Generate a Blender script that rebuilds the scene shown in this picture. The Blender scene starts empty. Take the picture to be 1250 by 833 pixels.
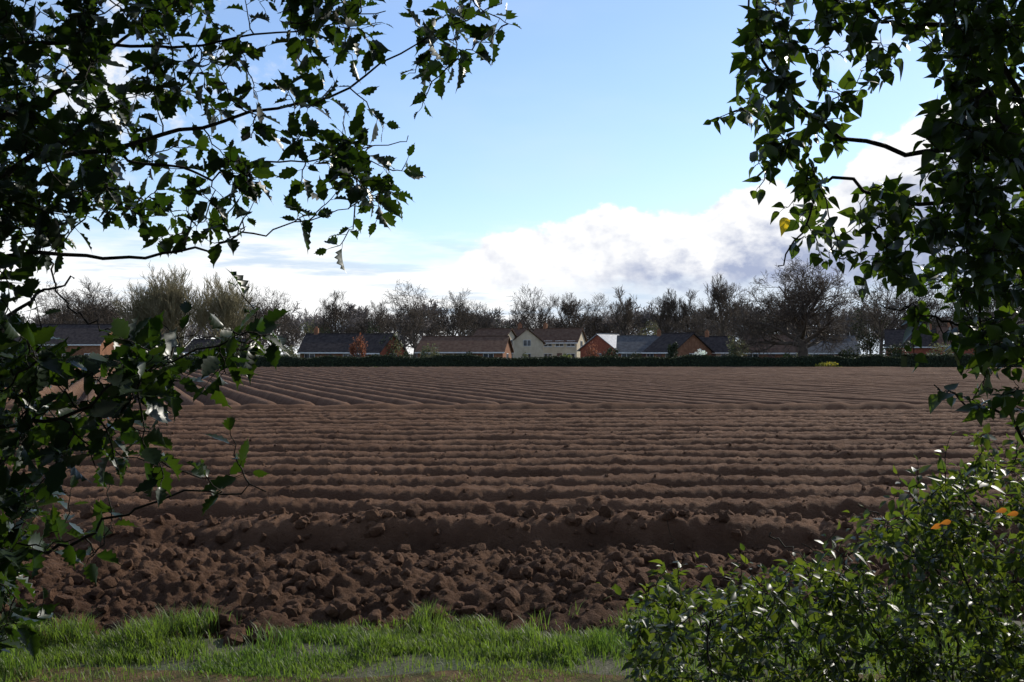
import bpy, math, numpy as np
from mathutils import Vector
rng=np.random.default_rng(7)
H=2.0; F=1227.0
scene=bpy.context.scene
scene.view_settings.view_transform='Standard'
scene.view_settings.look='None'
scene.view_settings.exposure=0
def W(u,v,d):  # survey bearing + distance -> world position
    return np.array([(u-625)/F*d, d, H-(v-432)/F*d])
def link(o,parent=None):
    scene.collection.objects.link(o)
    if parent: o.parent=parent
    return o
def norm(a): return a/np.maximum(np.linalg.norm(a,axis=-1,keepdims=True),1e-9)
def sstep(a,b,x):
    t=np.clip((x-a)/(b-a),0,1); return t*t*(3-2*t)
# ---------------- materials
def nn(nt,t,**k):
    n=nt.nodes.new(t)
    for a,b in k.items(): setattr(n,a,b)
    return n
def mat(name,c1,c2,scale=5,rough=0.8,bump=0,bscale=None,trans=0,tcol=None,attr=False,spec=0.5,detail=3,metal=0):
    m=bpy.data.materials.new(name); m.use_nodes=True; nt=m.node_tree; nt.nodes.clear()
    out=nn(nt,'ShaderNodeOutputMaterial'); p=nn(nt,'ShaderNodeBsdfPrincipled')
    p.inputs['Roughness'].default_value=rough; p.inputs['Specular IOR Level'].default_value=spec
    p.inputs['Metallic'].default_value=metal
    tc=nn(nt,'ShaderNodeTexCoord')
    mix=nn(nt,'ShaderNodeMix',data_type='RGBA')
    mix.inputs[6].default_value=(*c1,1); mix.inputs[7].default_value=(*c2,1)
    if attr:
        a=nn(nt,'ShaderNodeAttribute',attribute_name='rnd'); nt.links.new(a.outputs['Fac'],mix.inputs[0])
    else:
        n=nn(nt,'ShaderNodeTexNoise'); n.inputs['Scale'].default_value=scale; n.inputs['Detail'].default_value=detail
        nt.links.new(tc.outputs['Object'],n.inputs['Vector'])
        r=nn(nt,'ShaderNodeMapRange'); r.inputs[1].default_value=.35; r.inputs[2].default_value=.65
        nt.links.new(n.outputs['Fac'],r.inputs[0]); nt.links.new(r.outputs[0],mix.inputs[0])
    nt.links.new(mix.outputs[2],p.inputs['Base Color'])
    if bump:
        n2=nn(nt,'ShaderNodeTexNoise'); n2.inputs['Scale'].default_value=bscale or scale*4; n2.inputs['Detail'].default_value=4
        n2.inputs['Roughness'].default_value=.7
        nt.links.new(tc.outputs['Object'],n2.inputs['Vector'])
        b=nn(nt,'ShaderNodeBump'); b.inputs['Strength'].default_value=bump; b.inputs['Distance'].default_value=.05
        nt.links.new(n2.outputs['Fac'],b.inputs['Height']); nt.links.new(b.outputs[0],p.inputs['Normal'])
    if trans:
        t=nn(nt,'ShaderNodeBsdfTranslucent')
        if attr and tcol:
            m3=nn(nt,'ShaderNodeMix',data_type='RGBA'); m3.inputs[6].default_value=(*tcol,1)
            m3.inputs[7].default_value=(min(1,tcol[0]*1.8),tcol[1]*1.35,tcol[2],1)
            nt.links.new(a.outputs['Fac'],m3.inputs[0]); nt.links.new(m3.outputs[2],t.inputs[0])
        else: t.inputs[0].default_value=(*tcol,1)
        ms=nn(nt,'ShaderNodeMixShader'); ms.inputs[0].default_value=trans
        nt.links.new(p.outputs[0],ms.inputs[1]); nt.links.new(t.outputs[0],ms.inputs[2]); nt.links.new(ms.outputs[0],out.inputs[0])
    else: nt.links.new(p.outputs[0],out.inputs[0])
    return m
# ---------------- mesh helpers
def mesh_np(name,V,Fc,mt=None,rnd=None,smooth=False):
    me=bpy.data.meshes.new(name)
    V=np.asarray(V,dtype=np.float32)
    me.vertices.add(len(V)); me.vertices.foreach_set('co',V.ravel())
    Fc=[np.asarray(f,dtype=np.int32) for f in Fc if len(f)]
    nl=sum(f.size for f in Fc); nf=sum(len(f) for f in Fc)
    me.loops.add(nl); me.polygons.add(nf)
    me.loops.foreach_set('vertex_index',np.concatenate([f.ravel() for f in Fc]))
    tot=np.concatenate([np.full(len(f),f.shape[1]) for f in Fc]); st=np.concatenate([[0],np.cumsum(tot)[:-1]])
    me.polygons.foreach_set('loop_start',st.astype(np.int32))
    me.polygons.foreach_set('use_smooth',np.full(nf,smooth))
    if rnd is not None:
        a=me.attributes.new('rnd','FLOAT','POINT'); a.data.foreach_set('value',np.asarray(rnd,dtype=np.float32))
    me.update(calc_edges=True); me.validate()
    if mt: me.materials.append(mt)
    return me
def obj(name,me,parent=None,loc=(0,0,0)):
    o=bpy.data.objects.new(name,me); o.location=loc; return link(o,parent)
def instances(T,faces,pos,R,rnd):
    k=len(T); N=len(pos)
    V=np.einsum('kj,njc->nkc',T,R)+pos[:,None,:]
    Fs=[(np.asarray(f)[None]+ (np.arange(N)*k)[:,None,None]).reshape(-1,np.asarray(f).shape[1]) for f in faces]
    return V.reshape(-1,3),Fs,np.repeat(rnd,k)
class Tubes:
    def __init__(s): s.d={}
    def add(s,P,R,sides=5): s.d.setdefault((len(P),sides),[]).append((P,R))
    def addb(s,P,R,sides=3):
        for a,b in zip(P,R): s.d.setdefault((P.shape[1],sides),[]).append((a,b))
    def build(s):
        Vs=[];Fs=[];off=0
        for (K,S),L in s.d.items():
            P=np.array([l[0] for l in L],float); R=np.array([l[1] for l in L],float); N=len(L)
            T=norm(np.gradient(P,axis=1)); md=np.abs(norm(P[:,-1]-P[:,0])); ax=np.argmin(md,axis=1)
            ref=np.eye(3)[ax][:,None,:]
            A=norm(np.cross(T,np.broadcast_to(ref,T.shape))); B=np.cross(T,A)
            th=np.arange(S)*2*math.pi/S
            V=P[:,:,None,:]+R[:,:,None,None]*(A[:,:,None,:]*np.cos(th)[:,None]+B[:,:,None,:]*np.sin(th)[:,None])
            idx=np.arange(N*K*S).reshape(N,K,S)+off
            n=np.roll(idx,-1,axis=2)
            q=np.stack([idx[:,:-1],n[:,:-1],n[:,1:],idx[:,1:]],axis=-1).reshape(-1,4)
            Vs.append(V.reshape(-1,3)); Fs.append(q); off+=N*K*S
        return np.concatenate(Vs),[np.concatenate(Fs)]
def box(cx,cy,cz,sx,sy,sz):
    V=np.array([[x,y,z] for x in(-.5,.5) for y in(-.5,.5) for z in(-.5,.5)])*[sx,sy,sz]+[cx,cy,cz]
    Fq=np.array([[0,1,3,2],[4,6,7,5],[0,4,5,1],[2,3,7,6],[0,2,6,4],[1,5,7,3]])
    return V,Fq
def joinb(L):
    V=[];Fq=[];o=0
    for v,f in L: V.append(v);Fq.append(f+o);o+=len(v)
    return np.concatenate(V),[np.concatenate(Fq)]
# ---------------- noise
tabs=np.random.default_rng(3).random((16,256,256))
def vn(x,y,s=0):
    t=tabs[s%16]; ix=np.floor(x).astype(int); iy=np.floor(y).astype(int); fx=x-ix; fy=y-iy
    fx=fx*fx*(3-2*fx); fy=fy*fy*(3-2*fy); a=ix&255;b=iy&255;a1=(a+1)&255;b1=(b+1)&255
    return (t[a,b]*(1-fx)+t[a1,b]*fx)*(1-fy)+(t[a,b1]*(1-fx)+t[a1,b1]*fx)*fy
def fbm(x,y,o=4,s=0,g=.5):
    r=0;a=.5;n=0
    for i in range(o): r=r+a*vn(x*2**i+17*i,y*2**i+31*i,s+i); n+=a; a*=g
    return r/n
def domes(x,y,cell,s=0,p=.7):
    x=x/cell;y=y/cell; ix=np.floor(x).astype(int);iy=np.floor(y).astype(int); h=np.zeros_like(x)
    for dx in(-1,0,1):
        for dy in(-1,0,1):
            a=(ix+dx)&255;b=(iy+dy)&255
            cx=ix+dx+tabs[s%16][a,b]; cy=iy+dy+tabs[(s+1)%16][a,b]; r=.15+.6*tabs[(s+2)%16][a,b]**1.5
            on=tabs[(s+3)%16][a,b]<p
            h=np.maximum(h,np.where(on,np.sqrt(np.maximum(0,r*r-(x-cx)**2-(y-cy)**2)),0))
    return h*cell
# ---------------- camera
cam=bpy.data.cameras.new('camera'); cam.sensor_width=36; cam.lens=36*F/1250; cam.clip_end=5000; cam.clip_start=.05
co=bpy.data.objects.new('camera',cam); link(co); co.location=(0,0,H); co.rotation_euler=(math.radians(90+.72),0,0); scene.camera=co
# ---------------- light
AZ,EL=math.radians(44),math.radians(31)
S=Vector((math.sin(AZ)*math.cos(EL),math.cos(AZ)*math.cos(EL),math.sin(EL)))
sl=bpy.data.lights.new('sun','SUN'); sl.energy=5; sl.angle=math.radians(.5); sl.color=(1,.94,.83)
so=link(bpy.data.objects.new('sun',sl)); so.rotation_euler=S.to_track_quat('Z','Y').to_euler()
# ---------------- world sky with clouds
w=bpy.data.worlds.new('World'); scene.world=w; w.use_nodes=True; nt=w.node_tree; nt.nodes.clear()
def M(op,*a,clamp=False):
    n=nn(nt,'ShaderNodeMath',operation=op); n.use_clamp=clamp
    for i,x in enumerate(a):
        if isinstance(x,(int,float)): n.inputs[i].default_value=x
        else: nt.links.new(x,n.inputs[i])
    return n.outputs[0]
def MR(x,a,b,c=0,d=1):
    n=nn(nt,'ShaderNodeMapRange',interpolation_type='SMOOTHSTEP')
    for i,q in enumerate((x,a,b,c,d)):
        if isinstance(q,(int,float)): n.inputs[i].default_value=q
        else: nt.links.new(q,n.inputs[i])
    return n.outputs[0]
def MIX(f,a,b):
    n=nn(nt,'ShaderNodeMix',data_type='RGBA')
    for i,q in ((0,f),(6,a),(7,b)):
        if isinstance(q,(int,float)): n.inputs[i].default_value=q
        elif isinstance(q,tuple): n.inputs[i].default_value=(*q,1)
        else: nt.links.new(q,n.inputs[i])
    return n.outputs[2]
SK=.12
sky=nn(nt,'ShaderNodeTexSky',sky_type='NISHITA'); sky.sun_disc=False; sky.sun_elevation=EL; sky.sun_rotation=AZ
sky.air_density=1.0; sky.dust_density=.25; sky.ozone_density=1.5
tc=nn(nt,'ShaderNodeTexCoord'); sp=nn(nt,'ShaderNodeSeparateXYZ'); nt.links.new(tc.outputs['Generated'],sp.inputs[0])
X,Y,Z=sp.outputs
U=M('MULTIPLY',M('ARCTAN2',X,Y),F); V_=M('MULTIPLY',M('ARCSINE',Z),F)
def noise2(su,sv,scale,detail,rough=.6,off=0,du=0,dv=0,dist=0):
    c=nn(nt,'ShaderNodeCombineXYZ'); nt.links.new(M('MULTIPLY',M('ADD',U,du),su),c.inputs[0]); nt.links.new(M('MULTIPLY',M('ADD',V_,dv),sv),c.inputs[1]); c.inputs[2].default_value=off
    n=nn(nt,'ShaderNodeTexNoise'); n.inputs['Scale'].default_value=scale; n.inputs['Detail'].default_value=detail; n.inputs['Roughness'].default_value=rough
    n.inputs['Distortion'].default_value=dist
    nt.links.new(c.outputs[0],n.inputs['Vector']); return n.outputs['Fac']
def profile(pts,lo,hi,mx):
    r=nn(nt,'ShaderNodeValToRGB'); r.color_ramp.interpolation='EASE'
    f=M('DIVIDE',M('SUBTRACT',U,lo),hi-lo,clamp=True); nt.links.new(f,r.inputs[0])
    e=r.color_ramp.elements
    while len(e)>1: e.remove(e[0])
    for i,(u,h) in enumerate(pts):
        p=(u-625-lo)/(hi-lo)
        q=e[0] if i==0 else e.new(p)
        q.position=p; q.color=(h/mx,)*3+(1,)
    return M('MULTIPLY',r.outputs[0],mx)
top=profile([(-900,60),(0,100),(480,100),(548,108),(572,138),(615,158),(680,164),(740,178),(790,176),(850,178),(890,196),(940,208),(1000,200),(1060,250),(1110,290),(1250,300),(1500,240),(2200,80)],-1700,1700,400)
n1=noise2(1,1.25,.011,6,.55,1.3); n2=noise2(1,1.25,.011,5,.55,1.3,du=8,dv=9)
n3=noise2(1,1.6,.035,5,.6,5.1)
edge=M('ADD',M('MULTIPLY',M('SUBTRACT',n1,.5),80),M('MULTIPLY',M('SUBTRACT',n3,.5),34))
depth=M('SUBTRACT',M('ADD',top,edge),V_)
base=MR(M('ADD',V_,M('MULTIPLY',M('SUBTRACT',n3,.5),50)),64,100)
cum=M('MULTIPLY',M('MULTIPLY',MR(depth,0,11),MR(U,-110,-40)),base)
relief=M('MULTIPLY',M('SUBTRACT',n1,n2),3.0)
shade=MR(M('ADD',M('DIVIDE',depth,115),M('MULTIPLY',M('SUBTRACT',n3,.5),.8)),.25,1.0)
rightg=MR(U,20,280,.28,1)
sh=M('SUBTRACT',M('MULTIPLY',shade,rightg),relief,clamp=True)
ccol=MIX(sh,(1.08,1.08,1.08),(.42,.48,.66))
ns=noise2(.35,1.6,.012,5,.6,9.2)
bank=MR(M('ADD',V_,M('MULTIPLY',M('SUBTRACT',ns,.5),-170)),160,95)
scol=MIX(MR(noise2(.3,2.4,.018,5,.6,3.3),.36,.52),(.68,.80,.95),(1.1,1.1,1.1))
scol=MIX(MR(U,-60,160,0,.7),scol,(.64,.75,.90))
n5=noise2(1,1.3,.009,6,.6,14.7)
pat=M('MULTIPLY',MR(n5,.52,.64),MR(V_,150,330,.1,.95))
pat=M('MULTIPLY',pat,MR(M('ABSOLUTE',M('SUBTRACT',U,70)),260,480))
def up(c,k=1.0):
    n=nn(nt,'ShaderNodeVectorMath',operation='SCALE'); nt.links.new(c,n.inputs[0]); n.inputs[3].default_value=k/SK; return n.outputs[0]
def scl(c,k):
    n=nn(nt,'ShaderNodeVectorMath',operation='MULTIPLY'); nt.links.new(c,n.inputs[0]); n.inputs[1].default_value=k; return n.outputs[0]
veil=M('ADD',M('MULTIPLY',MR(noise2(.5,1.5,.004,4,.6,22),.4,.75),.18),MR(V_,60,420,.18,.08))
skyc=scl(sky.outputs[0],(1.12,1.24,1.45))
c0=MIX(veil,skyc,up(MIX(0.0,(.80,.89,.98),(1,1,1))))
c1=MIX(pat,c0,up(MIX(0.0,(1.0,1.0,1.0),(1,1,1))))
c2=MIX(M('MULTIPLY',bank,.95),c1,up(scol)); c3=MIX(cum,c2,up(ccol))
bg=nn(nt,'ShaderNodeBackground'); bg.inputs[1].default_value=SK; nt.links.new(c3,bg.inputs[0])
wo=nn(nt,'ShaderNodeOutputWorld'); nt.links.new(bg.outputs[0],wo.inputs[0])
# ---------------- ground
m_ground=mat('ground_grass',(.035,.05,.015),(.075,.062,.035),1.3,.95,.4,30)
def edge_y(x): return 7.15+.11*x+.5*(fbm(x*.9+50,x*0+3,3,5)-.5)+.28*(fbm(x*3.1+9,x*0+7,2,8)-.5)
me=mesh_np('ground',[[-2500,-800,0],[2500,-800,0],[2500,3500,0],[-2500,3500,0]],[[[0,1,2,3]]],m_ground); obj('ground',me)
m_soil=bpy.data.materials.new('soil'); m_soil.use_nodes=True; t=m_soil.node_tree; p=t.nodes['Principled BSDF']; p.inputs['Roughness'].default_value=.95; p.inputs['Specular IOR Level'].default_value=.1
tcs=nn(t,'ShaderNodeTexCoord'); a=nn(t,'ShaderNodeAttribute',attribute_name='rnd')
n=nn(t,'ShaderNodeTexNoise'); n.inputs['Scale'].default_value=1.3; n.inputs['Detail'].default_value=7; n.inputs['Roughness'].default_value=.7; t.links.new(tcs.outputs['Object'],n.inputs[0])
r=nn(t,'ShaderNodeMapRange'); r.inputs[1].default_value=.3; r.inputs[2].default_value=.7; t.links.new(n.outputs[0],r.inputs[0])
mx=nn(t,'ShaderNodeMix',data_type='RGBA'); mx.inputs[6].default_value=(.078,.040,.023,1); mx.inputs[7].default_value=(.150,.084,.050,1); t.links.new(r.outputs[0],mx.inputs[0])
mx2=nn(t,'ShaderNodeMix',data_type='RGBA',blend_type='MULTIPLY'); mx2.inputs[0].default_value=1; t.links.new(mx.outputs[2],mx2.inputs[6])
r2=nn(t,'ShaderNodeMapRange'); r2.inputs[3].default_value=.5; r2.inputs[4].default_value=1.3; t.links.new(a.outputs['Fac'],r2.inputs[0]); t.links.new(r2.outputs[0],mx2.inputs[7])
t.links.new(mx2.outputs[2],p.inputs['Base Color'])
n2_=nn(t,'ShaderNodeTexNoise'); n2_.inputs['Scale'].default_value=30; n2_.inputs['Detail'].default_value=5; n2_.inputs['Roughness'].default_value=.75; t.links.new(tcs.outputs['Object'],n2_.inputs[0])
b=nn(t,'ShaderNodeBump'); b.inputs['Strength'].default_value=1; b.inputs['Distance'].default_value=.05; t.links.new(n2_.outputs[0],b.inputs['Height']); t.links.new(b.outputs[0],p.inputs['Normal'])
def gridfaces(nr,nc):
    i=np.arange(nr*nc).reshape(nr,nc); return np.stack([i[:-1,:-1],i[:-1,1:],i[1:,1:],i[1:,:-1]],-1).reshape(-1,4)
SPC=1.12
ys=[6.3]
while ys[-1]<32.2: ys.append(ys[-1]*1.0025)
ys=np.array(ys); us=np.linspace(-.72,.72,800)
Yg=np.repeat(ys[:,None],len(us),1); Xg=us[None]*(Yg+3.2)
def ridgeprof(ph):
    c=.5+.5*np.cos(2*math.pi*ph); return sstep(.06,.94,c)*.75+c*.25
def near_h(x,y):
    wob=.12*(fbm(x*.12,y*.35,3,1)-.5)+.13*(fbm(x*1.1,y*.9,3,4)-.5)
    ph=(y+wob+.008*x)/SPC
    c=ridgeprof(ph)
    amp=.34*(.84+.32*fbm(x*.5,y*1.1,3,7))
    ridge=.02+amp*c
    near=1+.7*sstep(14,10,y)
    ridge+=domes(x,y,.14,2,.42)*.22*(.25+.75*c)*near+domes(x+3,y,.062,5,.8)*.48+.045*near*(fbm(x*6,y*6,4,2,.66)-.5)
    head=.02+.20*fbm(x*.9,y*1.2,3,9)+domes(x,y,.36,6,.35)*.42+domes(x,y,.17,9,.6)*.5+domes(x,y,.075,11,.8)*.65+.18*(fbm(x*5,y*5,5,3,.7)-.5)
    k=sstep(9.0,10.5,y+1.1*(fbm(x*.6,y*.6,3,12)-.5))
    h=head*(1-k)+ridge*k
    e=edge_y(x)
    f=sstep(e-.25,e+.8,y+.35*(fbm(x*3,y*3,2,8)-.5))
    berm=np.exp(-((y-31.0-.25*(fbm(x*.3,y*0,3,2)-.5))/.42)**2)
    fl=sstep(30.6,29.9,y)
    h=h*(fl*.85+.15)+berm*(.36+.12*fbm(x*2,y*2,2,3))
    end=sstep(32.2,31.6,y)
    return h*f*end-.04*(1-f)-.005*(1-end)+ .01
Hg=near_h(Xg,Yg)
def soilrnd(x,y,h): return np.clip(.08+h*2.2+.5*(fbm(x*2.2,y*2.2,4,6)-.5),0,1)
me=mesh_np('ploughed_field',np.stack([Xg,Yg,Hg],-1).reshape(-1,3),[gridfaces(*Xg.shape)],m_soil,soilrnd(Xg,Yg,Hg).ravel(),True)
field=obj('ploughed_field',me)
tn=math.tan(math.radians(-21.2)); sp2=1.12/math.cos(math.radians(21.2))
ys=[31.5]
while ys[-1]<123.5: ys.append(ys[-1]*1.0075)
ys=np.array(ys); ss=np.arange(-50,125,sp2/10)
Yf=np.repeat(ys[:,None],len(ss),1); Sf=np.repeat(ss[None],len(ys),0); Xf=Sf+(Yf-31)*tn
c=ridgeprof((Sf+.15*(fbm(Sf*.1,Yf*.08,3,3)-.5))/sp2)
Hf=.02+(.40*(.9+.2*fbm(Sf*.9,Yf*.2,2,5)))*c+.035*(fbm(Sf*3,Yf*1.5,3,7)-.5)
Hf*=sstep(31.4,32.6,Yf)*sstep(123.5,121.5,Yf); Hf+=.012
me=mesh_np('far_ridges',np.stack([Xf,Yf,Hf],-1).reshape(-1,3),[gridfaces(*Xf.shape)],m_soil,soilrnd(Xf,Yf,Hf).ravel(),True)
obj('far_ridges',me,field)
def ico():
    import bmesh
    b=bmesh.new(); bmesh.ops.create_icosphere(b,subdivisions=2,radius=1); b.verts.index_update()
    V=np.array([v.co[:] for v in b.verts]); Fq=np.array([[v.index for v in f.verts] for f in b.faces]); b.free(); return V,Fq
IV,IF=ico()
def rotmats(N,sc):
    q=norm(rng.normal(size=(N,4))); a,b_,c_,d=q.T
    R=np.stack([1-2*(c_*c_+d*d),2*(b_*c_-d*a),2*(b_*d+c_*a),2*(b_*c_+d*a),1-2*(b_*b_+d*d),2*(c_*d-b_*a),2*(b_*d-c_*a),2*(c_*d+b_*a),1-2*(b_*b_+c_*c_)],-1).reshape(N,3,3)
    return R*sc[:,:,None]
allV=[];allF=[];allR=[];off=0
for k in range(8):
    T=IV*(1+.5*(rng.random(len(IV))-.5))[:,None]
    T=np.clip(T,-.8,.75)
    N=480
    x=rng.uniform(-6.5,5.5,N); y=6.7+3.8*rng.random(N)**1.3
    sz=.010+.07*rng.random(N)**3.4
    N2=300; x2=rng.uniform(-1,1,N2); y2=rng.uniform(10,22,N2); x2=x2*(y2*.6+2); s2=.010+.025*rng.random(N2)**2.5
    x=np.r_[x,x2];y=np.r_[y,y2];sz=np.r_[sz,s2]
    ok=y>edge_y(x)+.0; x,y,sz=x[ok],y[ok],sz[ok]; N=len(x)
    z=near_h(x,y)+sz*.2
    sc=sz[:,None]*rng.uniform(.7,1.3,(N,3))
    V,Fq,R=instances(T,[IF],np.stack([x,y,z],-1),rotmats(N,sc),rng.random(N)*.5+.35)
    allV.append(V);allF.append(Fq[0]+off);allR.append(R);off+=len(V)
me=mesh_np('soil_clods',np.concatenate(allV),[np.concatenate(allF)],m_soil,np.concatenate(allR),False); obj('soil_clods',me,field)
# ---------------- grass
m_grass=mat('grass_blades',(.045,.085,.018),(.15,.15,.06),attr=True,rough=.5,trans=.45,tcol=(.13,.25,.03),spec=.3)
def blades(N,xr,yf,hf,wd=.0045,dens=4,dmin=.08,add=0):
    x=rng.uniform(*xr,N); y=yf(x,N); den=fbm(x*1.6,y*2.2,3,10)
    ok=rng.random(N)<np.clip((den-.36)*dens,dmin,1); x,y=x[ok],y[ok]; N=len(x)
    h=hf(x,y,N); lean=rng.uniform(.1,1.0,N); th=rng.uniform(0,2*math.pi,N)
    T=np.array([[-1,0,0],[1,0,0],[-.85,.12,.4],[.85,.12,.4],[-.55,.42,.78],[.55,.42,.78],[0,.85,1.0]])
    yaw=np.stack([np.cos(th),np.sin(th),0*th],-1); dr=np.stack([-np.sin(th),np.cos(th),0*th],-1)
    R=np.stack([yaw*(wd*rng.uniform(.5,1.2,N))[:,None],dr*(h*lean)[:,None],np.stack([0*h,0*h,h],-1)],1)
    z=np.zeros(N)-.005
    r_=np.clip(.6*fbm(x*1.2,y*1.2,3,15)+.6*rng.random(N)-.12+add,0,1)
    return instances(T,[[[0,1,3,2],[2,3,5,4]],[[4,5,6]]],np.stack([x,y,z],-1),R,r_)
def yf1(x,N): return edge_y(x)+.25-1.0*rng.random(N)**.9
def tuft(x,y): return sstep(.42,.70,fbm(x*3.2,y*3.2,2,13))
def hf1(x,y,N): return (.035+.14*tuft(x,y)*rng.uniform(.4,1.2,N)+.03*rng.random(N))*sstep(-.95,-.3,y-edge_y(x))+.02
def yf2(x,N): return rng.uniform(4.8,7.1,N)
def hf2(x,y,N): return .018+.055*rng.random(N)*fbm(x*2,y*2,2,2)*1.8
parts=[blades(60000,(-6,3.6),yf1,hf1,dmin=.03),blades(85000,(-5.5,3.6),yf2,hf2,.0034,3.2,.22,.12)]
o=len(parts[0][0])
me=mesh_np('grass',np.concatenate([parts[0][0],parts[1][0]]),[np.concatenate([parts[0][1][i],parts[1][1][i]+o]) for i in(0,1)],m_grass,np.r_[parts[0][2],parts[1][2]],True); obj('grass',me)
m_dirt=mat('dirt_path',(.125,.078,.04),(.05,.048,.018),5,.95,.6,40,spec=.1)
xs=np.linspace(-7,7,90); yy=np.linspace(0,1,8)
lo=5.75-.25*fbm(xs,xs*0,3,4); hi=6.28+.45*(fbm(xs*.9,xs*0+9,3,6)-.5)
Yp=lo[None]+(hi-lo)[None]*yy[:,None]; Xp=np.repeat(xs[None],8,0); Zp=.006+.006*fbm(Xp*4,Yp*4,3,1)
obj('dirt_path',mesh_np('dirt_path',np.stack([Xp,Yp,Zp],-1).reshape(-1,3),[gridfaces(8,90)],m_dirt,smooth=True))
# ---------------- bare trees
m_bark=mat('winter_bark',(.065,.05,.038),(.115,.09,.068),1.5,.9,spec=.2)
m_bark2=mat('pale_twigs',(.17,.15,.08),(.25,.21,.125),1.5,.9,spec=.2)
m_bark3=mat('hazed_bark',(.15,.128,.115),(.21,.18,.165),.5,.95,spec=.2)  # far bark: distance haze is put into this lighter colour
def bare_tree(name,h,trunk,spread,counts,mt,seed,upb=.35,r0=.3,ang=(30,60),minr=.032,lr=(.62,.72,.66,.6,.6)):
    g=np.random.default_rng(seed); tb=Tubes()
    K=7; zt=np.linspace(0,1,K)
    P=np.zeros((1,K,3)); P[0,:,2]=zt*h*trunk; P[0,:,:2]=np.cumsum(g.normal(0,.012*h,(K,2)),0)*zt[:,None]
    R=(r0*(1-.45*zt)+r0*.5*np.exp(-zt*12))[None]; Lp=np.array([h*spread])
    tb.addb(P,R,8); par_len=Lp
    for lv,n in enumerate(counts):
        N=len(P); pid=np.repeat(np.arange(N),n)
        tlow=.45 if lv==0 else .22
        tt=tlow+(1-tlow)*((np.tile(np.arange(n),N)+g.random(N*n))/n)
        tt=np.clip(tt,0,.999); f=tt*(P.shape[1]-1); i=f.astype(int); fr=(f-i)[:,None]
        base=P[pid,i]*(1-fr)+P[pid,np.minimum(i+1,P.shape[1]-1)]*fr
        tan=norm(P[pid,np.minimum(i+1,P.shape[1]-1)]-P[pid,i]+1e-6); rb=R[pid,i]*(1-fr[:,0])+R[pid,np.minimum(i+1,R.shape[1]-1)]*fr[:,0]
        q=g.normal(size=tan.shape); q=norm(q-(q*tan).sum(-1,keepdims=True)*tan)
        if lv==0:
            a0=np.arange(N*n)*2.4+g.random(N*n)*.8; q=np.stack([np.cos(a0),np.sin(a0),0*a0],-1)
        an=np.radians(g.uniform(*ang,N*n))
        if lv==0: an=np.radians(ang[1]+12-(tt-tlow)/(1-tlow)*ang[1]*.95)
        d=norm(tan*np.cos(an)[:,None]+q*np.sin(an)[:,None])
        L=par_len[pid]*lr[lv]*(1.12-.55*(tt if lv else tt*.4))*g.uniform(.75,1.25,N*n)
        K=6 if lv<2 else 4; pts=[base]; st=L/(K-1); dd=d
        for k in range(K-1):
            dd=norm(dd+g.normal(0,.17,dd.shape)+np.array([0,0,upb*.22])); pts.append(pts[-1]+dd*st[:,None])
        P=np.stack(pts,1); s=np.linspace(0,1,K)
        rs=np.maximum(rb*.62,minr); R=np.maximum(rs[:,None]*(1-.75*s)[None],minr*.6)
        par_len=L; tb.addb(P,R,6 if lv==0 else 3)
    V,Fq=tb.build(); return mesh_np(name,V,Fq,mt,smooth=True)
TV=[bare_tree('tree_a',15,.42,.62,(9,7,7,5),m_bark,1,.5,.32),
    bare_tree('tree_b',15,.55,.5,(11,7,6,5),m_bark,2,.7,.28,(25,50)),
    bare_tree('tree_c',14,.35,.7,(10,7,7,5),m_bark,3,.3,.34,(35,65)),
    bare_tree('tree_d',15,.5,.5,(12,7,6,5),m_bark,4,.8,.25,(24,50))]
HT={}
def place_tree(name,me,u,top,D,wid=1.0,parent=None,rz=None):
    zt=H-(top-432)/F*D
    if me.name not in HT: HT[me.name]=float(np.percentile([v.co.z for v in me.vertices],99.3))
    o=obj(name,me,parent,(( u-625)/F*D,D,0)); s=zt/HT[me.name]; o.scale=(s*wid,s*wid,s); o.rotation_euler=(0,0,rng.random()*6.28 if rz is None else rz); return o
for u,top,D,k,wd in [(505,348,215,2,1),(553,356,225,0,1),(657,352,230,0,.9),(765,352,240,1,1),(700,360,250,3,1.1),(812,356,245,3,1),(838,357,250,1,1),(885,338,205,3,.95),(910,364,240,2,1),(335,355,235,2,1),(300,362,240,0,1),(408,358,250,1,1.1),(110,346,225,0,1.2),(75,350,230,2,1),(140,357,235,2,1),(590,370,260,0,1),(725,362,260,2,1),(457,368,260,0,1),(860,368,230,2,1),(1075,340,200,0,1.1),(1130,335,205,2,1.1),(1200,330,210,0,1.2)]:
    place_tree('bare_tree',TV[k],u,top,D,wd)
pale=bare_tree('willow_tree',14,.25,.72,(13,8,8,5),m_bark2,9,.9,.3,(20,42),minr=.034)
for u,top in ((222,331),(268,341),(195,350)): place_tree('willow_tree',pale,u,top,205,.95)
oak=bare_tree('oak_tree',13,.36,.64,(11,8,8,6,2),m_bark,21,.18,.62,(35,62),minr=.022)
place_tree('oak_tree',oak,982,322,133,1.05,rz=.6)
dt=link(bpy.data.objects.new('distant_trees',None))
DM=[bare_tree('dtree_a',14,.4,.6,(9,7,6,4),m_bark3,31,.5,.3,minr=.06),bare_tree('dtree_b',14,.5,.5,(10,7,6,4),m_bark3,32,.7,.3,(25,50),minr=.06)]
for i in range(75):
    u=-250+1750*(i+rng.random())/75; D=rng.uniform(250,340); place_tree('tree',DM[i%2],u,rng.uniform(368,392) ,D,rng.uniform(1.1,1.8),dt)
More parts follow.
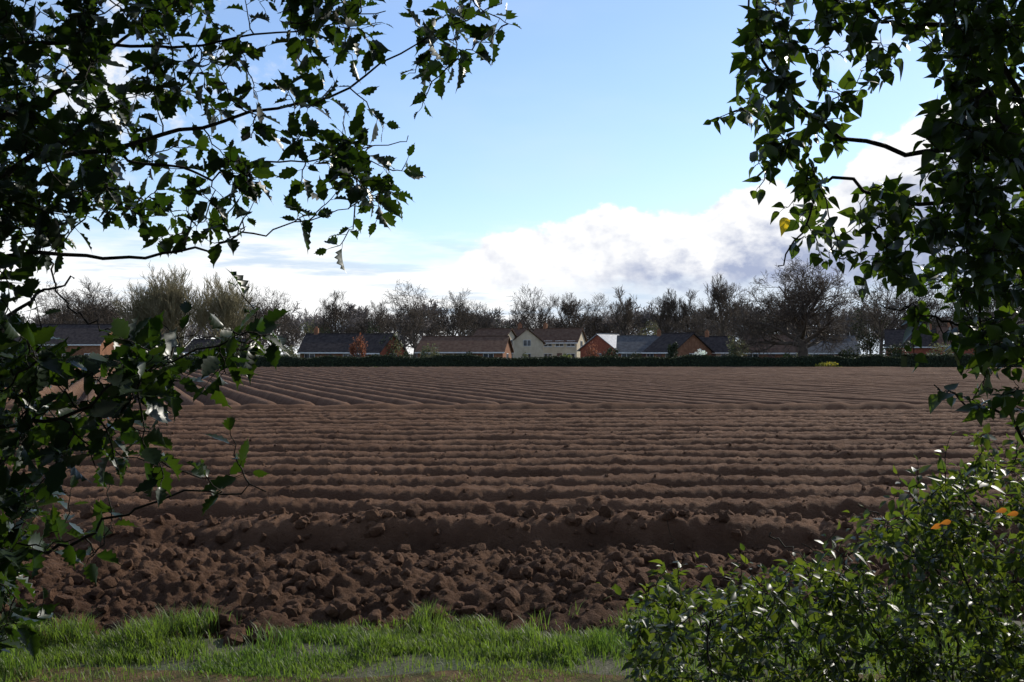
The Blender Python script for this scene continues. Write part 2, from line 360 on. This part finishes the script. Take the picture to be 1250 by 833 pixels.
# ---------------- leafy masses
QT=np.array([[-.5,-.5,0],[.5,-.5,.1],[.5,.5,0],[-.5,.5,.1]])
def leafmass(name,mt,n,sampler,size,parent=None):
    P,Nn=sampler(n); n=len(P)
    d=norm(rng.normal(size=(n,3))); z=norm(Nn+rng.normal(size=(n,3))*.7); x=norm(np.cross(z,d)); y=np.cross(z,x)
    s=(size*rng.uniform(.5,1.3,n))[:,None]
    V,Fq,R=instances(QT,[[[0,1,2,3]]],P,np.stack([x*s,y*s*.6,z*s],1),rng.random(n))
    return obj(name,mesh_np(name,V,Fq,mt,R),parent)
def crown(c,rad,lump=.35,seed=0):
    g=np.random.default_rng(seed); K=14; cc=norm(g.normal(size=(K,3)))*g.uniform(.35,.75,(K,1)); rr=g.uniform(.28,.5,K)
    def f(n):
        k=rng.integers(0,K,n); d=norm(rng.normal(size=(n,3))); p=cc[k]+d*(rr[k]*rng.random(n)**.4)[:,None]
        return np.array(c)+p*np.array(rad), d
    return f
LM={}
def lm(key,c1,c2,tr=.25,tc_=None):
    if key not in LM: LM[key]=mat(key,c1,c2,attr=True,rough=.7,trans=tr,tcol=tc_ or tuple(min(1,x*1.8) for x in c2),spec=.2)
    return LM[key]
dg=lm('evergreen_leaves',(.013,.02,.009),(.032,.045,.02),.1); gg=lm('grey_green_leaves',(.05,.065,.035),(.095,.11,.06)); rd=lm('copper_leaves',(.10,.04,.025),(.17,.075,.045))
wh=lm('white_blossom',(.5,.48,.46),(.75,.73,.7)); yl=lm('gorse_flowers',(.06,.08,.02),(.24,.24,.03)); lg=lm('spring_leaves',(.04,.065,.018),(.08,.11,.03))
def shrub(name,mt,u,D,wpx,top,base=None,n=900,size=.3,seed=0):
    Wd=wpx/F*D; zt=H-(top-432)/F*D; x=(u-625)/F*D
    e=link(bpy.data.objects.new(name,None)); e.location=(x,D,0)
    tb=Tubes(); g=np.random.default_rng(seed+5)
    for k in range(7):
        a=g.random()*6.28; q=np.array([math.cos(a)*Wd*.25,math.sin(a)*Wd*.25,zt*.7]); s=np.linspace(0,1,4)[:,None]
        tb.add(q*s+g.normal(0,.03,(4,3))*s,np.linspace(.08,.02,4),5)
    V,Fq=tb.build(); obj('stems',mesh_np('stems',V,Fq,m_bark),e)
    leafmass('foliage',mt,n,crown((0,0,zt*.52),(Wd*.5,min(Wd*.5,2.5),zt*.5),seed=seed),size,e)
    return e
for i,(nm,mt,u,D,wp,tp,n) in enumerate([
 ('copper_shrub',rd,438,150,24,405,700),('green_shrub',gg,478,158,30,402,900),('green_shrub',dg,455,165,28,394,800),('green_shrub',gg,524,140,30,420,600),
 ('copper_shrub',rd,722,150,26,420,500),('green_shrub',dg,500,150,22,425,400),('white_blossom_tree',wh,856,140,26,426,500),('grey_shrub',gg,903,145,38,402,1300),
 ('cypress_tree',dg,821,140,18,414,700),('gorse_bush',yl,1010,124.6,52,442,700),('green_shrub',lg,962,131,30,432,500),('green_shrub',dg,1040,150,36,418,700),('green_shrub',dg,745,160,26,420,500),
 ('green_shrub',gg,350,160,36,418,600),('green_shrub',lg,690,140,20,432,300),('evergreen_tree',dg,1060,215,55,348,2200),('evergreen_tree',dg,1115,205,60,362,2200),('evergreen_tree',dg,1190,190,70,350,2500),
 ('evergreen_tree',dg,935,230,40,372,900),('evergreen_tree',dg,20,210,60,372,1600),('evergreen_tree',dg,170,230,40,380,1200),('evergreen_tree',gg,385,250,50,385,1400),('green_shrub',gg,1150,150,40,418,800),
 ('evergreen_tree',dg,620,260,46,388,900),('evergreen_tree',gg,790,265,50,386,900),('green_shrub',dg,570,160,22,428,300),('green_shrub',lg,880,137,22,436,300),
 ('green_shrub',dg,200,150,50,420,700),('green_shrub',dg,300,150,40,424,600),('green_shrub',dg,250,165,50,414,700),('green_shrub',dg,60,150,60,418,800),('green_shrub',dg,1100,140,50,416,900),('green_shrub',dg,1205,140,50,414,900),('green_shrub',gg,640,150,16,430,200),('green_shrub',dg,775,150,20,428,300),('green_shrub',gg,980,140,30,430,300)]):
    shrub(nm,mt,u,D,wp,tp,n=n,size=.34 if D>180 else .24,seed=i)
def hedge(name,x0,x1,y0,y1,h,mt,n,size=.2,dh=.25):
    def f(n):
        x=rng.uniform(x0,x1,n); k=rng.random(n)<.5; y=np.where(k,y0+.1*rng.normal(size=n),rng.uniform(y0,y1,n))
        hh=h+dh*(fbm(x*.35,x*0+2,3,3)-.5)*2; z=np.where(k,rng.random(n)*hh,hh*rng.uniform(.88,1.02,n))
        N=np.where(k[:,None],[[0,-1,.3]],[[0,0,1]]); return np.stack([x,y,z],-1),N.astype(float)
    e=link(bpy.data.objects.new(name,None))
    xs=np.linspace(x0,x1,max(8,int((x1-x0)/1.0))); hh=h+dh*(fbm(xs*.35,xs*0+2,3,3)-.5)*2-.12
    V=np.concatenate([np.stack([xs,0*xs+yy_,zz],-1) for yy_,zz in ((y0+.1,0*xs),(y0+.1,hh),(y1-.1,hh),(y1-.1,0*xs))]); m=len(xs); i=np.arange(m-1)
    Fq=np.concatenate([np.stack([i+k*m,i+1+k*m,i+1+(k+1)*m,i+(k+1)*m],-1) for k in range(3)])
    obj('core',mesh_np('core',V,[Fq],dg),e); leafmass('foliage',mt,n,f,size,e); return e
hedge('hedge',-95,50,126,127.4,1.65,dg,20000,dh=.35)
hedge('hedge',46,95,117,119,1.9,dg,10000,dh=.15)
hedge('grass_verge',-95,95,123.6,125.5,.22,lg,8000,.25,.1)
# ---------------- houses
m_brick=mat('brick',(.17,.08,.045),(.26,.13,.075),3,.9,spec=.1); m_cream=mat('cream_render',(.46,.38,.27),(.55,.47,.34),1,.85,spec=.1); m_white=mat('white_paint',(.55,.55,.53),(.65,.65,.63),2,.6,spec=.2)
m_roofd=mat('dark_tiles',(.032,.027,.027),(.06,.05,.047),2,.95,.3,12,spec=.05); m_roofb=mat('brown_tiles',(.085,.05,.036),(.13,.085,.06),2,.95,.3,12,spec=.05); m_roofg=mat('grey_slate',(.07,.07,.073),(.11,.11,.113),2,.9,.3,12,spec=.08); m_roofglare=mat('glare_slate',(.18,.18,.19),(.28,.28,.29),2,.4,.2,12)  # last roof: slate paled so its colour stands in for sun glare
m_glass=mat('window_glass',(.02,.025,.03),(.04,.05,.06),1,.08); m_door=mat('door_paint',(.08,.03,.02),(.1,.04,.03),1,.5)
m_red=mat('red_brick',(.22,.065,.04),(.30,.10,.06),3,.9,spec=.1)
def house(name,u,D,w,dep,eave,ridge,yaw,wall,roof,chim=(.3,),win=3,door=True):
    e=link(bpy.data.objects.new(name,None)); e.location=((u-625)/F*D,D,0); e.rotation_euler=(0,0,math.radians(yaw))
    hw,hd=w/2,dep/2
    V=[[-hw,-hd,0],[hw,-hd,0],[hw,hd,0],[-hw,hd,0],[-hw,-hd,eave],[hw,-hd,eave],[hw,hd,eave],[-hw,hd,eave],[-hw,0,ridge],[hw,0,ridge]]
    obj('walls',mesh_np('walls',V,[[[0,1,5,4],[2,3,7,6]],[[1,2,6,9,5],[3,0,4,8,7]]],wall),e)
    sl=(ridge-eave)/hd; ov=.45; th=.14; L=[]
    for sgn in(-1,1):
        y0=sgn*(hd+ov); z0=eave-ov*sl+.02; z1=ridge+.02
        q=[[-hw-.35,y0,z0],[hw+.35,y0,z0],[hw+.35,0,z1],[-hw-.35,0,z1]]; q=np.array(q,float); t_=q+[0,0,th]
        v=np.concatenate([q,t_]); f=np.array([[0,1,2,3],[4,7,6,5],[0,4,5,1],[1,5,6,2],[0,3,7,4]]) ; L.append((v,f))
    L.append(box(0,0,ridge+th+.06,w+.6,.25,.12))
    V,Fq=joinb(L); obj('roof',mesh_np('roof',V,Fq,roof),e)
    fb=[box(0,sg*(hd+.50),eave-ov*sl+.02,w+.7,.08,.2) for sg in(-1,1)]
    V,Fq=joinb(fb); obj('gutter',mesh_np('gutter',V,Fq,m_white),e)
    if chim:
        V,Fq=joinb([box((c_-.5)*w,.12,ridge+.35,.7,.6,1.5) for c_ in chim]+[box((c_-.5)*w,.12,ridge+1.2,.25,.25,.35) for c_ in chim]); obj('chimney',mesh_np('chimney',V,Fq,m_brick),e)
    fr=[];gl=[]; floors=[1.45]+([4.0] if eave>4 else [])
    for zf in floors:
        for k in range(win):
            x=-hw+w*(k+.5)/win
            if door and zf==1.45 and k==win//2: continue
            fr.append(box(x,-hd-.02,zf,1.7,.1,1.2)); gl+= [box(x+s_*.41,-hd-.045,zf,.72,.08,1.04) for s_ in(-1,1)]; fr.append(box(x,-hd-.07,zf-.66,1.9,.2,.1))
        for sg in(-1,1):
            fr.append(box(sg*(hw+.02),0,zf,.1,1.6,1.2)); gl+=[box(sg*(hw+.045),s_*.4,zf,.08,.68,1.04) for s_ in(-1,1)]
    V,Fq=joinb(fr); obj('window_frames',mesh_np('window_frames',V,Fq,m_white),e); V,Fq=joinb(gl); obj('windows',mesh_np('windows',V,Fq,m_glass),e)
    if door:
        x=-hw+w*(win//2+.5)/win; V,Fq=joinb([box(x,-hd-.03,1.05,1.0,.1,2.1)]); obj('door',mesh_np('door',V,Fq,m_door),e)
    return e
house('brick_bungalow',410,165,9.5,8,2.4,5.1,-6,m_brick,m_roofd,(.15,))
house('brick_bungalow',463,160,6,5.5,2.4,5.0,-38,m_red,m_roofd,())
house('brick_bungalow',568,165,14,8,2.4,4.7,-10,m_brick,m_roofb,())
house('cream_house',604,188,6.5,7,4.2,6.5,-26,m_cream,m_roofb,())
house('cream_house',634,192,6,7,4.1,6.6,-62,m_cream,m_roofb,(.5,))
house('cream_house',682,205,9.5,7.5,4.4,7.0,-18,m_cream,m_roofb,(.2,),win=4)
house('red_brick_house',742,188,6.5,8,2.8,5.5,50,m_red,m_roofglare,())
house('grey_bungalow',786,172,8.5,8,2.4,4.9,-8,m_brick,m_roofg,(.8,))
house('brick_bungalow',828,165,7,8,2.4,5.2,-58,m_brick,m_roofd,())
house('brick_bungalow',872,178,6.5,7,2.4,4.9,-15,m_cream,m_roofd,(.3,))
house('brick_bungalow',945,158,8.5,8,2.3,4.8,-20,m_brick,m_roofb,())
house('brick_bungalow',1008,155,8,7,2.3,4.6,-5,m_brick,m_roofg,())
house('red_brick_house',1115,180,9,8,3.4,6.2,-20,m_red,m_roofd,(.8,))
house('red_brick_house',1180,175,9,8,3.6,6.6,-20,m_red,m_roofb,(.2,))
house('barn',60,185,24,11,3.8,7.2,-2,m_brick,m_roofd,(),win=6)
house('barn',150,200,12,9,3.3,6.2,4,m_brick,m_roofd,(),win=3)
house('brick_bungalow',270,195,11,8,2.4,4.6,-8,m_brick,m_roofd,(.5,))
# ---------------- foreground trees
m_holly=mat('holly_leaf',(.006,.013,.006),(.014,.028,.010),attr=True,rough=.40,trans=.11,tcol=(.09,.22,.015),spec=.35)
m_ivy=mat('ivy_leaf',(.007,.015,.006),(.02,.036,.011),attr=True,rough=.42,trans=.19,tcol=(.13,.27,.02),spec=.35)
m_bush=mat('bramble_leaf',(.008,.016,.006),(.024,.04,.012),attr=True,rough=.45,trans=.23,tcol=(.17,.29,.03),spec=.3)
m_fbark=mat('green_bark',(.02,.019,.013),(.045,.038,.027),14,.8,.5,60,spec=.2)
m_yleaf=mat('yellow_leaf',(.55,.35,.02),(.7,.5,.03),30,.5,trans=.6,tcol=(1.0,.7,.03))
m_oleaf=mat('orange_leaf',(.25,.09,.02),(.35,.14,.03),30,.5,trans=.4,tcol=(.6,.22,.03))
def leaf_tpl(half,curl=.12,fold=.10,spine=()):
    ts=[h_[0] for h_ in half]; n=len(half); V=[]
    for t_ in ts: V.append([t_,0,-curl*t_*t_])
    for sg in(1,-1):
        for j,(t_,w_) in enumerate(half[1:-1]): V.append([t_+(.03 if j in spine else 0),sg*w_,fold*w_*2-curl*t_*t_+(.05 if j in spine else 0)])
    q=[];tr=[]; m=n-2
    for s_,sg in((0,1),(1,-1)):
        o=n+s_*m
        def a_(l): return l if sg>0 else l[::-1]
        tr.append(a_([0,1,o])); tr.append(a_([n-2,n-1,o+m-1]))
        for j in range(m-1): q.append(a_([j+1,j+2,o+j+1,o+j]))
    return np.array(V),[np.array(q),np.array(tr)]
HOL=leaf_tpl([(0,0),(.09,.12),(.2,.26),(.30,.22),(.42,.33),(.53,.24),(.65,.27),(.75,.15),(.84,.14),(.92,.04),(1.12,0)],.16,.14,(1,3,5,7))
IVY=leaf_tpl([(0,0),(.05,.2),(.18,.36),(.36,.36),(.58,.25),(.82,.10),(1,0)],.22,.12)
BRM=leaf_tpl([(0,0),(.1,.13),(.3,.24),(.5,.24),(.75,.13),(1,0)],.2,.2)
def inpoly(u,v,poly):
    c_=False; n=len(poly)
    for i in range(n):
        x1,y1=poly[i];x2,y2=poly[i-1]
        if (y1>v)!=(y2>v) and u<(x2-x1)*(v-y1)/(y2-y1)+x1: c_=not c_
    return c_
def parea(p): return abs(sum(p[i-1][0]*p[i][1]-p[i][0]*p[i-1][1] for i in range(len(p))))/2
class Plant:
    def __init__(s,name,tpl,mt,L,drop): s.e=link(bpy.data.objects.new(name,None)); s.tb=Tubes(); s.nodes=[]; s.lp=[];s.la=[];s.ln=[];s.ls=[]; s.tpl=tpl; s.m=mt; s.L=L; s.drop=drop; s.pet=[]
    def limb(s,pts,r0,r1,sides=7):
        P=np.array(pts,float); K=len(P); M_=28; t_=np.linspace(0,K-1,M_); Q=np.zeros((M_,3))
        for j,tt in enumerate(t_):
            i=min(int(tt),K-2); f=tt-i; p0=P[max(i-1,0)];p1=P[i];p2=P[i+1];p3=P[min(i+2,K-1)]
            Q[j]=.5*((2*p1)+(-p0+p2)*f+(2*p0-5*p1+4*p2-p3)*f*f+(-p0+3*p1-3*p2+p3)*f**3)
        Q[1:-1]+=rng.normal(0,.007,(M_-2,3)); s.tb.add(Q,np.linspace(r0**.5,r1**.5,M_)**2,sides); s.nodes+=list(Q[3:])
    def twig(s,target,nl,span):
        N=np.array(s.nodes); dd=N-target; dist=np.sqrt((dd**2).sum(1)); i=np.argmin(dist+rng.random(len(N))*.03); b_=N[i]; L=np.linalg.norm(target-b_)
        if L<.05: target=target+norm(rng.normal(size=3))*.12; L=np.linalg.norm(target-b_)
        K=7; t_=np.linspace(0,1,K)[:,None]; mid=norm(np.cross(target-b_,rng.normal(size=3)))*L*rng.uniform(.05,.16)+np.array([0,0,-.06*L])
        P=b_+(target-b_)*t_+mid*(4*t_*(1-t_))+rng.normal(0,.004,(K,3))*(t_>0)
        s.tb.add(P,np.linspace(.0018+.002*min(1,L*1.5),.001,K),5); s.nodes+=list(P[2:])
        ln=min(span,L); ph=rng.random()*6.28
        for k in range(nl):
            f=1-(k/nl)*ln/L; x=f*(K-1); j=min(int(x),K-2); p_=P[j]+(P[j+1]-P[j])*(x-j); tg=norm(P[j+1]-P[j])
            q=norm(np.cross(tg,[.3,.2,1])); r_=np.cross(tg,q); a_=ph+k*2.4
            out=q*math.cos(a_)+r_*math.sin(a_); op=.35 if k==0 else rng.uniform(.8,1.5)
            ax=norm(tg*math.cos(op)+out*math.sin(op)+np.array([0,0,-s.drop])+rng.normal(0,.15,3))
            nz=norm(np.array([0,0,.8])+.6*tg+rng.normal(0,.6,3))
            pl=s.L*rng.uniform(.12,.3); s.pet.append((p_,p_+ax*pl)); s.lp.append(p_+ax*pl*.95); s.la.append(ax); s.ln.append(nz); s.ls.append(s.L*rng.uniform(.55,1.2)*(.7 if k==0 else 1))
    def region(s,poly,d0,d1,tau,nl=7,span=.2,gaps=(),dfun=None):
        dm=(d0+d1)/2; la=(s.L*F/dm)**2*.42*.6; n=int(tau*parea(poly)/(nl*la)); us_=[p_[0] for p_ in poly];vs_=[p_[1] for p_ in poly]; T=[]
        while len(T)<n:
            u=rng.uniform(min(us_),max(us_)); v=rng.uniform(min(vs_),max(vs_))
            if not inpoly(u,v,poly): continue
            if any(((u-a)/c_)**2+((v-b_)/d)**2<1 for a,b_,c_,d in gaps): continue
            q=W(u,v,rng.uniform(d0,d1))
            if q[2]<.06: n-=1; continue
            T.append(q)
        N=np.array(s.nodes)[::3]; T.sort(key=lambda q:((N-q)**2).sum(1).min())
        for q in T: s.twig(q,nl+int(rng.integers(-2,3)),span)
    def finish(s):
        for a_,b_ in s.pet: s.tb.add(np.array([a_,b_]),[.0009,.0008],3)
        V,Fq=s.tb.build(); obj('branches',mesh_np('branches',V,Fq,m_fbark,smooth=True),s.e)
        ax=np.array(s.la);nz=np.array(s.ln);sc=np.array(s.ls)[:,None]; y=norm(np.cross(nz,ax)); z=np.cross(ax,y)
        wv=rng.uniform(.8,1.15,(len(ax),1)); zc=rng.uniform(.2,1.8,(len(ax),1))
        V,Fq,R=instances(s.tpl[0],s.tpl[1],np.array(s.lp),np.stack([ax*sc,y*sc*wv,z*sc*zc],1),rng.random(len(ax)))
        obj('leaves',mesh_np('leaves',V,Fq,s.m,R,True),s.e); print('leaves',len(ax))
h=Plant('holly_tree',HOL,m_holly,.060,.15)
h.limb([(-1.6,2.5,-.05),(-1.55,2.45,1),(-1.5,2.5,2),(-1.5,2.55,3),(-1.5,2.6,4.3)],.06,.03,10)
h.limb([(-1.5,2.5,1.9),W(-60,190,2.5),W(60,120,2.6),W(150,40,2.7),W(260,-20,2.8)],.010,.003)
h.limb([(-1.5,2.5,2.1),W(0,215,2.4),W(130,182,2.5),W(260,152,2.6),W(400,118,2.7),W(500,55,2.75),W(612,3,2.8)],.010,.0014)
h.limb([(-1.5,2.5,2.3),W(-40,90,2.4),W(60,50,2.5),W(220,55,2.6),W(350,35,2.7),W(470,12,2.8)],.009,.0014)
h.limb([(-1.5,2.5,1.8),W(0,325,2.4),W(150,318,2.5),W(260,298,2.6),W(330,280,2.6),W(425,255,2.7)],.007,.0013)
h.limb([W(150,190,2.5),W(250,215,2.6),W(350,195,2.7),W(430,185,2.7),W(498,165,2.75)],.004,.0012)
h.limb([(-1.55,2.46,1.3),W(-60,560,2.0),W(70,510,2.0),W(180,450,2.05),W(318,408,2.1)],.007,.0015)
h.limb([(-1.55,2.46,1.0),W(-30,700,2.2),W(80,668,2.2),W(190,610,2.2),W(325,600,2.2)],.007,.0015)
h.limb([(-1.5,2.46,1.5),W(-40,470,2.1),W(20,380,2.2),W(90,340,2.3)],.010,.002)
h.limb([W(60,318,2.45),W(80,372,2.4),W(125,400,2.35),W(190,405,2.3),W(250,412,2.3)],.0025,.001)
h.region([(-260,-260),(200,-260),(230,0),(200,70),(160,150),(130,240),(50,310),(-40,330),(-260,330)],2.2,3.0,3.2)
h.region([(200,-200),(640,-200),(615,0),(240,0)],2.4,3.1,1.2)
h.region([(200,0),(600,0),(592,75),(540,105),(500,60),(430,120),(300,140),(180,130)],2.5,2.9,1.25,6)
h.region([(170,125),(400,130),(505,160),(485,235),(400,270),(270,300),(140,315),(120,200)],2.5,2.8,1.2,6)
h.region([(420,140),(510,150),(500,235),(410,275),(400,230)],2.6,2.8,.9,6)
h.L=.064
h.region([(-200,330),(30,330),(50,410),(150,395),(300,385),(335,410),(300,440),(250,500),(60,500),(-200,520)],1.9,2.4,1.4,6)
h.region([(190,395),(300,385),(340,405),(310,435),(230,450)],2.0,2.3,.9,6)
h.region([(-250,310),(20,310),(38,400),(45,520),(30,800),(-250,800)],1.8,2.6,3.4,7)
h.region([(0,500),(160,480),(320,505),(300,520),(250,540),(345,590),(330,615),(240,600),(180,640),(60,740),(0,790)],1.9,2.5,1.0,6)
h.region([(230,560),(345,585),(340,618),(240,605)],2.0,2.3,.8,6)
h.region([(0,490),(150,480),(120,600),(70,690),(0,730)],1.9,2.5,.9,6)
h.finish()
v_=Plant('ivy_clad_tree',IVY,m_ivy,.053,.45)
v_.limb([(1.85,3.3,-.05),(1.8,3.2,1),(1.76,3.2,2),(1.72,3.1,3),(1.7,3.1,4.6)],.10,.06,12)
v_.limb([(1.78,3.2,1.9),W(1250,215,3.1),W(1130,190,3.0),W(1020,160,2.9),W(945,90,2.9),W(915,5,2.9),W(940,-80,2.9)],.012,.002)
v_.limb([(1.78,3.2,1.8),W(1220,270,3.0),W(1100,250,3.0),W(1005,215,2.9),W(985,270,2.9),W(950,325,2.9)],.010,.002)
v_.limb([(1.76,3.2,2.3),W(1220,60,3.0),W(1080,25,2.9),W(970,-30,2.9)],.012,.003)
v_.limb([(1.8,3.2,1.6),W(1250,440,3.1),W(1160,395,3.0),W(1075,372,2.9)],.008,.002)
v_.limb([(1.8,3.2,1.3),W(1240,520,3.1),W(1190,500,3.1),W(1140,470,3.0)],.008,.002)
v_.limb([(1.76,3.2,2.1),W(1210,120,2.8),W(1180,260,2.8),W(1200,400,2.8)],.012,.003)
gaps=[(1085,145,44,38),(1120,215,26,14),(1005,70,18,10),(1195,235,12,20),(1035,40,12,10),(1090,300,24,12)]
v_.region([(935,0),(1100,0),(1080,60),(1120,110),(1090,160),(1010,190),(1020,240),(1050,325),(1000,325),(975,265),(915,195),(893,110),(903,60)],2.6,3.1,2.0,7,gaps=gaps)
v_.region([(1090,0),(1250,0),(1250,450),(1200,430),(1170,390),(1100,335),(1055,325),(1040,270),(1060,230),(1120,200),(1150,100)],2.6,3.4,3.2,7,gaps=gaps)
v_.region([(1170,0),(1250,0),(1250,440),(1210,430),(1190,330)],2.6,3.4,2.2,7)
v_.region([(1060,330),(1190,400),(1190,440),(1090,385),(1045,350)],2.8,3.1,1.4,6)
v_.region([(1250,-200),(1600,-200),(1600,650),(1250,500)],2.7,3.6,1.6,7)
v_.region([(900,-240),(1300,-240),(1300,0),(925,0)],2.6,3.3,2.2,7)
v_.region([(1130,455),(1250,430),(1250,520),(1175,495)],2.8,3.3,1.6,6)
v_.finish()
def single(name,tpl,mt,p,ax,nz,L):
    ax=norm(np.array(ax,float)); y=norm(np.cross(nz,ax)); z=np.cross(ax,y)
    V,Fq,R=instances(tpl[0],tpl[1],np.array([p]),np.stack([ax,y,z],0)[None]*L,np.array([.5])); return obj(name,mesh_np(name,V,Fq,mt,smooth=True),v_.e)
single('yellow_leaf',IVY,m_yleaf,W(957,265,2.55),(0.05,.1,-1),(.5,-1,.2),.050)
for u,vv in ((1160,636),(1148,640),(1228,622),(1242,626)): single('orange_leaf',BRM,m_oleaf,W(u,vv,3.2),(rng.normal(),.1,-.3),(.2,-1,.3),.035)
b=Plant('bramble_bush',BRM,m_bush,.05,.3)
for k in range(26):
    x=rng.uniform(.9,3.2); y=rng.uniform(3.9,5.0); top_=.55+max(0,(x/y-.05))*2.2
    b.limb([(x+.3,y+.2,-.03),(x+.15,y+.1,top_*.45),(x,y,top_*.8),(x-rng.uniform(.1,.4),y-.15,top_*.98)],.007,.002,5)
b.region([(755,725),(800,725),(870,710),(940,690),(1020,685),(1070,640),(1130,605),(1190,550),(1250,530),(1420,490),(1420,900),(780,900),(765,800)],3.4,4.9,3.8,9,.22)
b.region([(730,700),(790,690),(930,665),(1010,655),(1060,610),(1120,565),(1180,520),(1250,500),(1250,535),(1130,615),(1020,695),(860,715),(745,725)],3.4,4.2,.8,7,.2)
b.limb([W(868,825,3.3),W(862,770,3.3),W(872,757,3.3),W(886,744,3.3)],.0045,.002,6)
b.limb([W(830,760,3.8),W(825,690,3.8),W(808,612,3.8)],.0022,.0009,5)
b.limb([W(940,650,3.6),W(985,690,3.5),W(1000,740,3.5),W(1040,765,3.4)],.003,.001,5)
b.finish()
# unseen leaf mass added behind and above the viewpoint to block sky light
def th(n):
    k=rng.random(n)<.6
    x=rng.uniform(-7,7,n); y=np.where(k,rng.uniform(-3,-1.5,n),rng.uniform(-3,2.2,n)); z=np.where(k,rng.uniform(0,6,n),rng.uniform(4.4,6,n))
    return np.stack([x,y,z],-1),norm(rng.normal(size=(n,3)))
leafmass('unseen_sky_blocker',dg,5000,th,.5)
